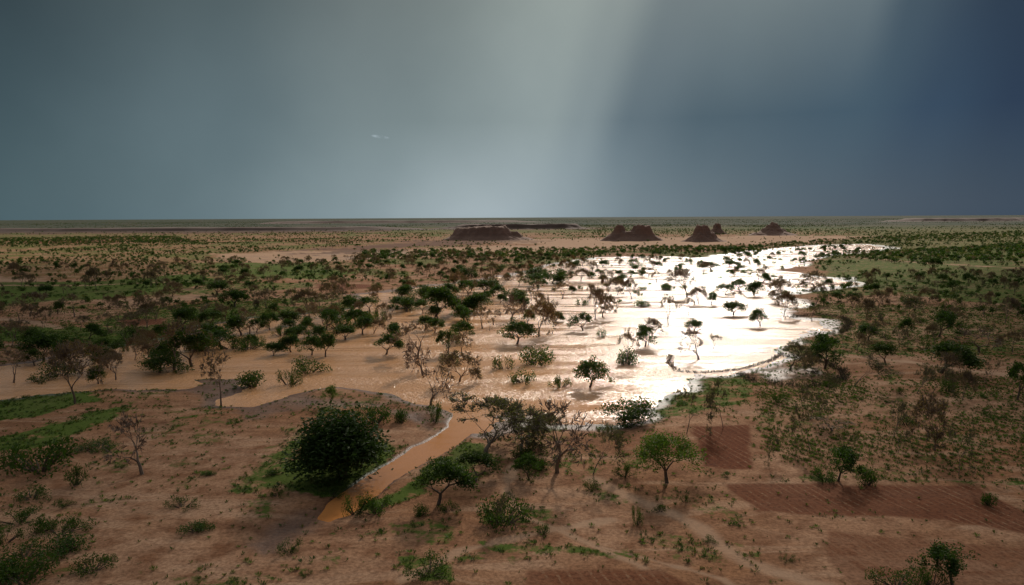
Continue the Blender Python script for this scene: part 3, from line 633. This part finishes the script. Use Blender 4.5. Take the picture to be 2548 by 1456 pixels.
def mesa(name,u,v_,wpx,hpx,humps,depth=.7,seed=0,res=130,cliff=.4):
    x,y=gp(u,v_); s=mscale(x,y); Wm=wpx*s*.5; Hm=hpx*s; D=Wm*depth; y=y+D
    g=np.linspace(-1.35,1.35,res); A,Bq=np.meshgrid(g,g,indexing='ij'); X_=A*Wm; Y_=Bq*D; z=np.zeros(A.shape)
    wob=(fbm(X_+x,Y_+y,Wm*.35,5,seed)-.5)*.5
    for cx,cr,hh,capr in humps:
        r=np.hypot((A-cx)/cr,Bq/max(cr,.5))+wob
        pr=np.clip((1.1-r)/(1.1-capr),0,1)**1.25*(1-cliff)+sst(capr+.28,capr,r)*cliff
        z=np.maximum(z,pr*hh)
    z=z*Hm*(1+(fbm(X_,Y_,Wm*.15,4,seed+1)-.5)*.3)
    z=z*(1.14 if hpx>15 else 1)
    z=z-.3+hz(x,y)
    v=np.stack([X_+x,Y_+y,z],-1).reshape(-1,3); n=res
    i,j=np.meshgrid(np.arange(n-1),np.arange(n-1),indexing='ij'); f=np.stack([i*n+j,(i+1)*n+j,(i+1)*n+j+1,i*n+j+1],-1).reshape(-1,4)
    ob=bpy.data.objects.new(name,mesh_np(name,v,f,[mm if hpx>15 else mmd],smooth=True)); scene.collection.objects.link(ob)
mesa("mesa_hill",1212,599,205,30,[(-.05,.95,1,.48),(-.35,.7,.92,.45),(.6,.6,.6,.2)],.5,0,cliff=.4)
mesa("rocky_hill",1580,601,152,36,[(-.45,.6,1,.16),(.32,.68,.98,.34),(-.1,.9,.6,.3)],.6,1,cliff=.32)
mesa("rocky_hill",1755,603,108,35,[(0,.9,1,.22),(.3,.8,.6,.3)],.8,2,cliff=.3)
mesa("rocky_hill",1937,587,118,31,[(0,.7,1,.10),(0,1,.5,.3)],.8,3,cliff=.15)
mesa("rocky_hill",1790,584,55,23,[(0,.9,1,.2)],.9,4,cliff=.2)
mesa("low_plateau",420,577,1200,9,[(0,1,1,.8)],.12,5,160)
mesa("low_plateau",1290,571,380,12,[(0,1,1,.7),(-.5,.5,.9,.5)],.3,6,120)
mesa("low_plateau",2420,552,420,8,[(0,1,1,.75)],.3,7,100)
mesa("low_plateau",1000,556,700,6,[(0,1,1,.8)],.2,3,120)

# ------------------------------------------------------------------ shade clouds (opaque, added out of view to block sun on the plain's flanks)
mc,nt=newmat("shade_cloud_grey"); k=N(nt); geo=k.n('ShaderNodeNewGeometry'); cn=k.noise(geo.outputs['Position'],.01,5)
d=k.n('ShaderNodeBsdfDiffuse'); k.l(k.mix(cn,(.55,.58,.62),(.8,.82,.84)),d.inputs[0]); o=k.n('ShaderNodeOutputMaterial'); k.l(d.outputs[0],o.inputs[0])
def shade_cloud(gxy,a_len,b_len,th,ang_,alt=620,seed=0):
    off=S*(alt/S.z); cx,cy=gxy[0]+off.x,gxy[1]+off.y
    nu,nv=120,60; uu,vv=np.meshgrid(np.linspace(0,2*np.pi,nu,endpoint=False),np.linspace(0,np.pi,nv),indexing='ij')
    X_=np.sin(vv)*np.cos(uu); Y_=np.sin(vv)*np.sin(uu); Z_=np.cos(vv)
    k_=1+(fbm(X_*3+Z_+5,Y_*3-Z_+5,.9,5,seed)-.5)*.6
    X_,Y_,Z_=X_*k_*a_len,Y_*k_*b_len,np.where(Z_<0,Z_*.35,Z_)*k_*th
    c,s=math.cos(ang_),math.sin(ang_); v=np.stack([cx+X_*c-Y_*s,cy+X_*s+Y_*c,alt+Z_],-1).reshape(-1,3)
    i,j=np.meshgrid(np.arange(nu),np.arange(nv-1),indexing='ij'); i2=(i+1)%nu; f=np.stack([i*nv+j,i*nv+j+1,i2*nv+j+1,i2*nv+j],-1).reshape(-1,4)
    ob=bpy.data.objects.new("storm_cloud",mesh_np("storm_cloud",v,f,[mc],smooth=True)); scene.collection.objects.link(ob)
shade_cloud((-208,228),360,100,60,math.radians(119),seed=1)
shade_cloud((236,205),340,108,60,math.radians(56),seed=2)
print("plants",len(taken))
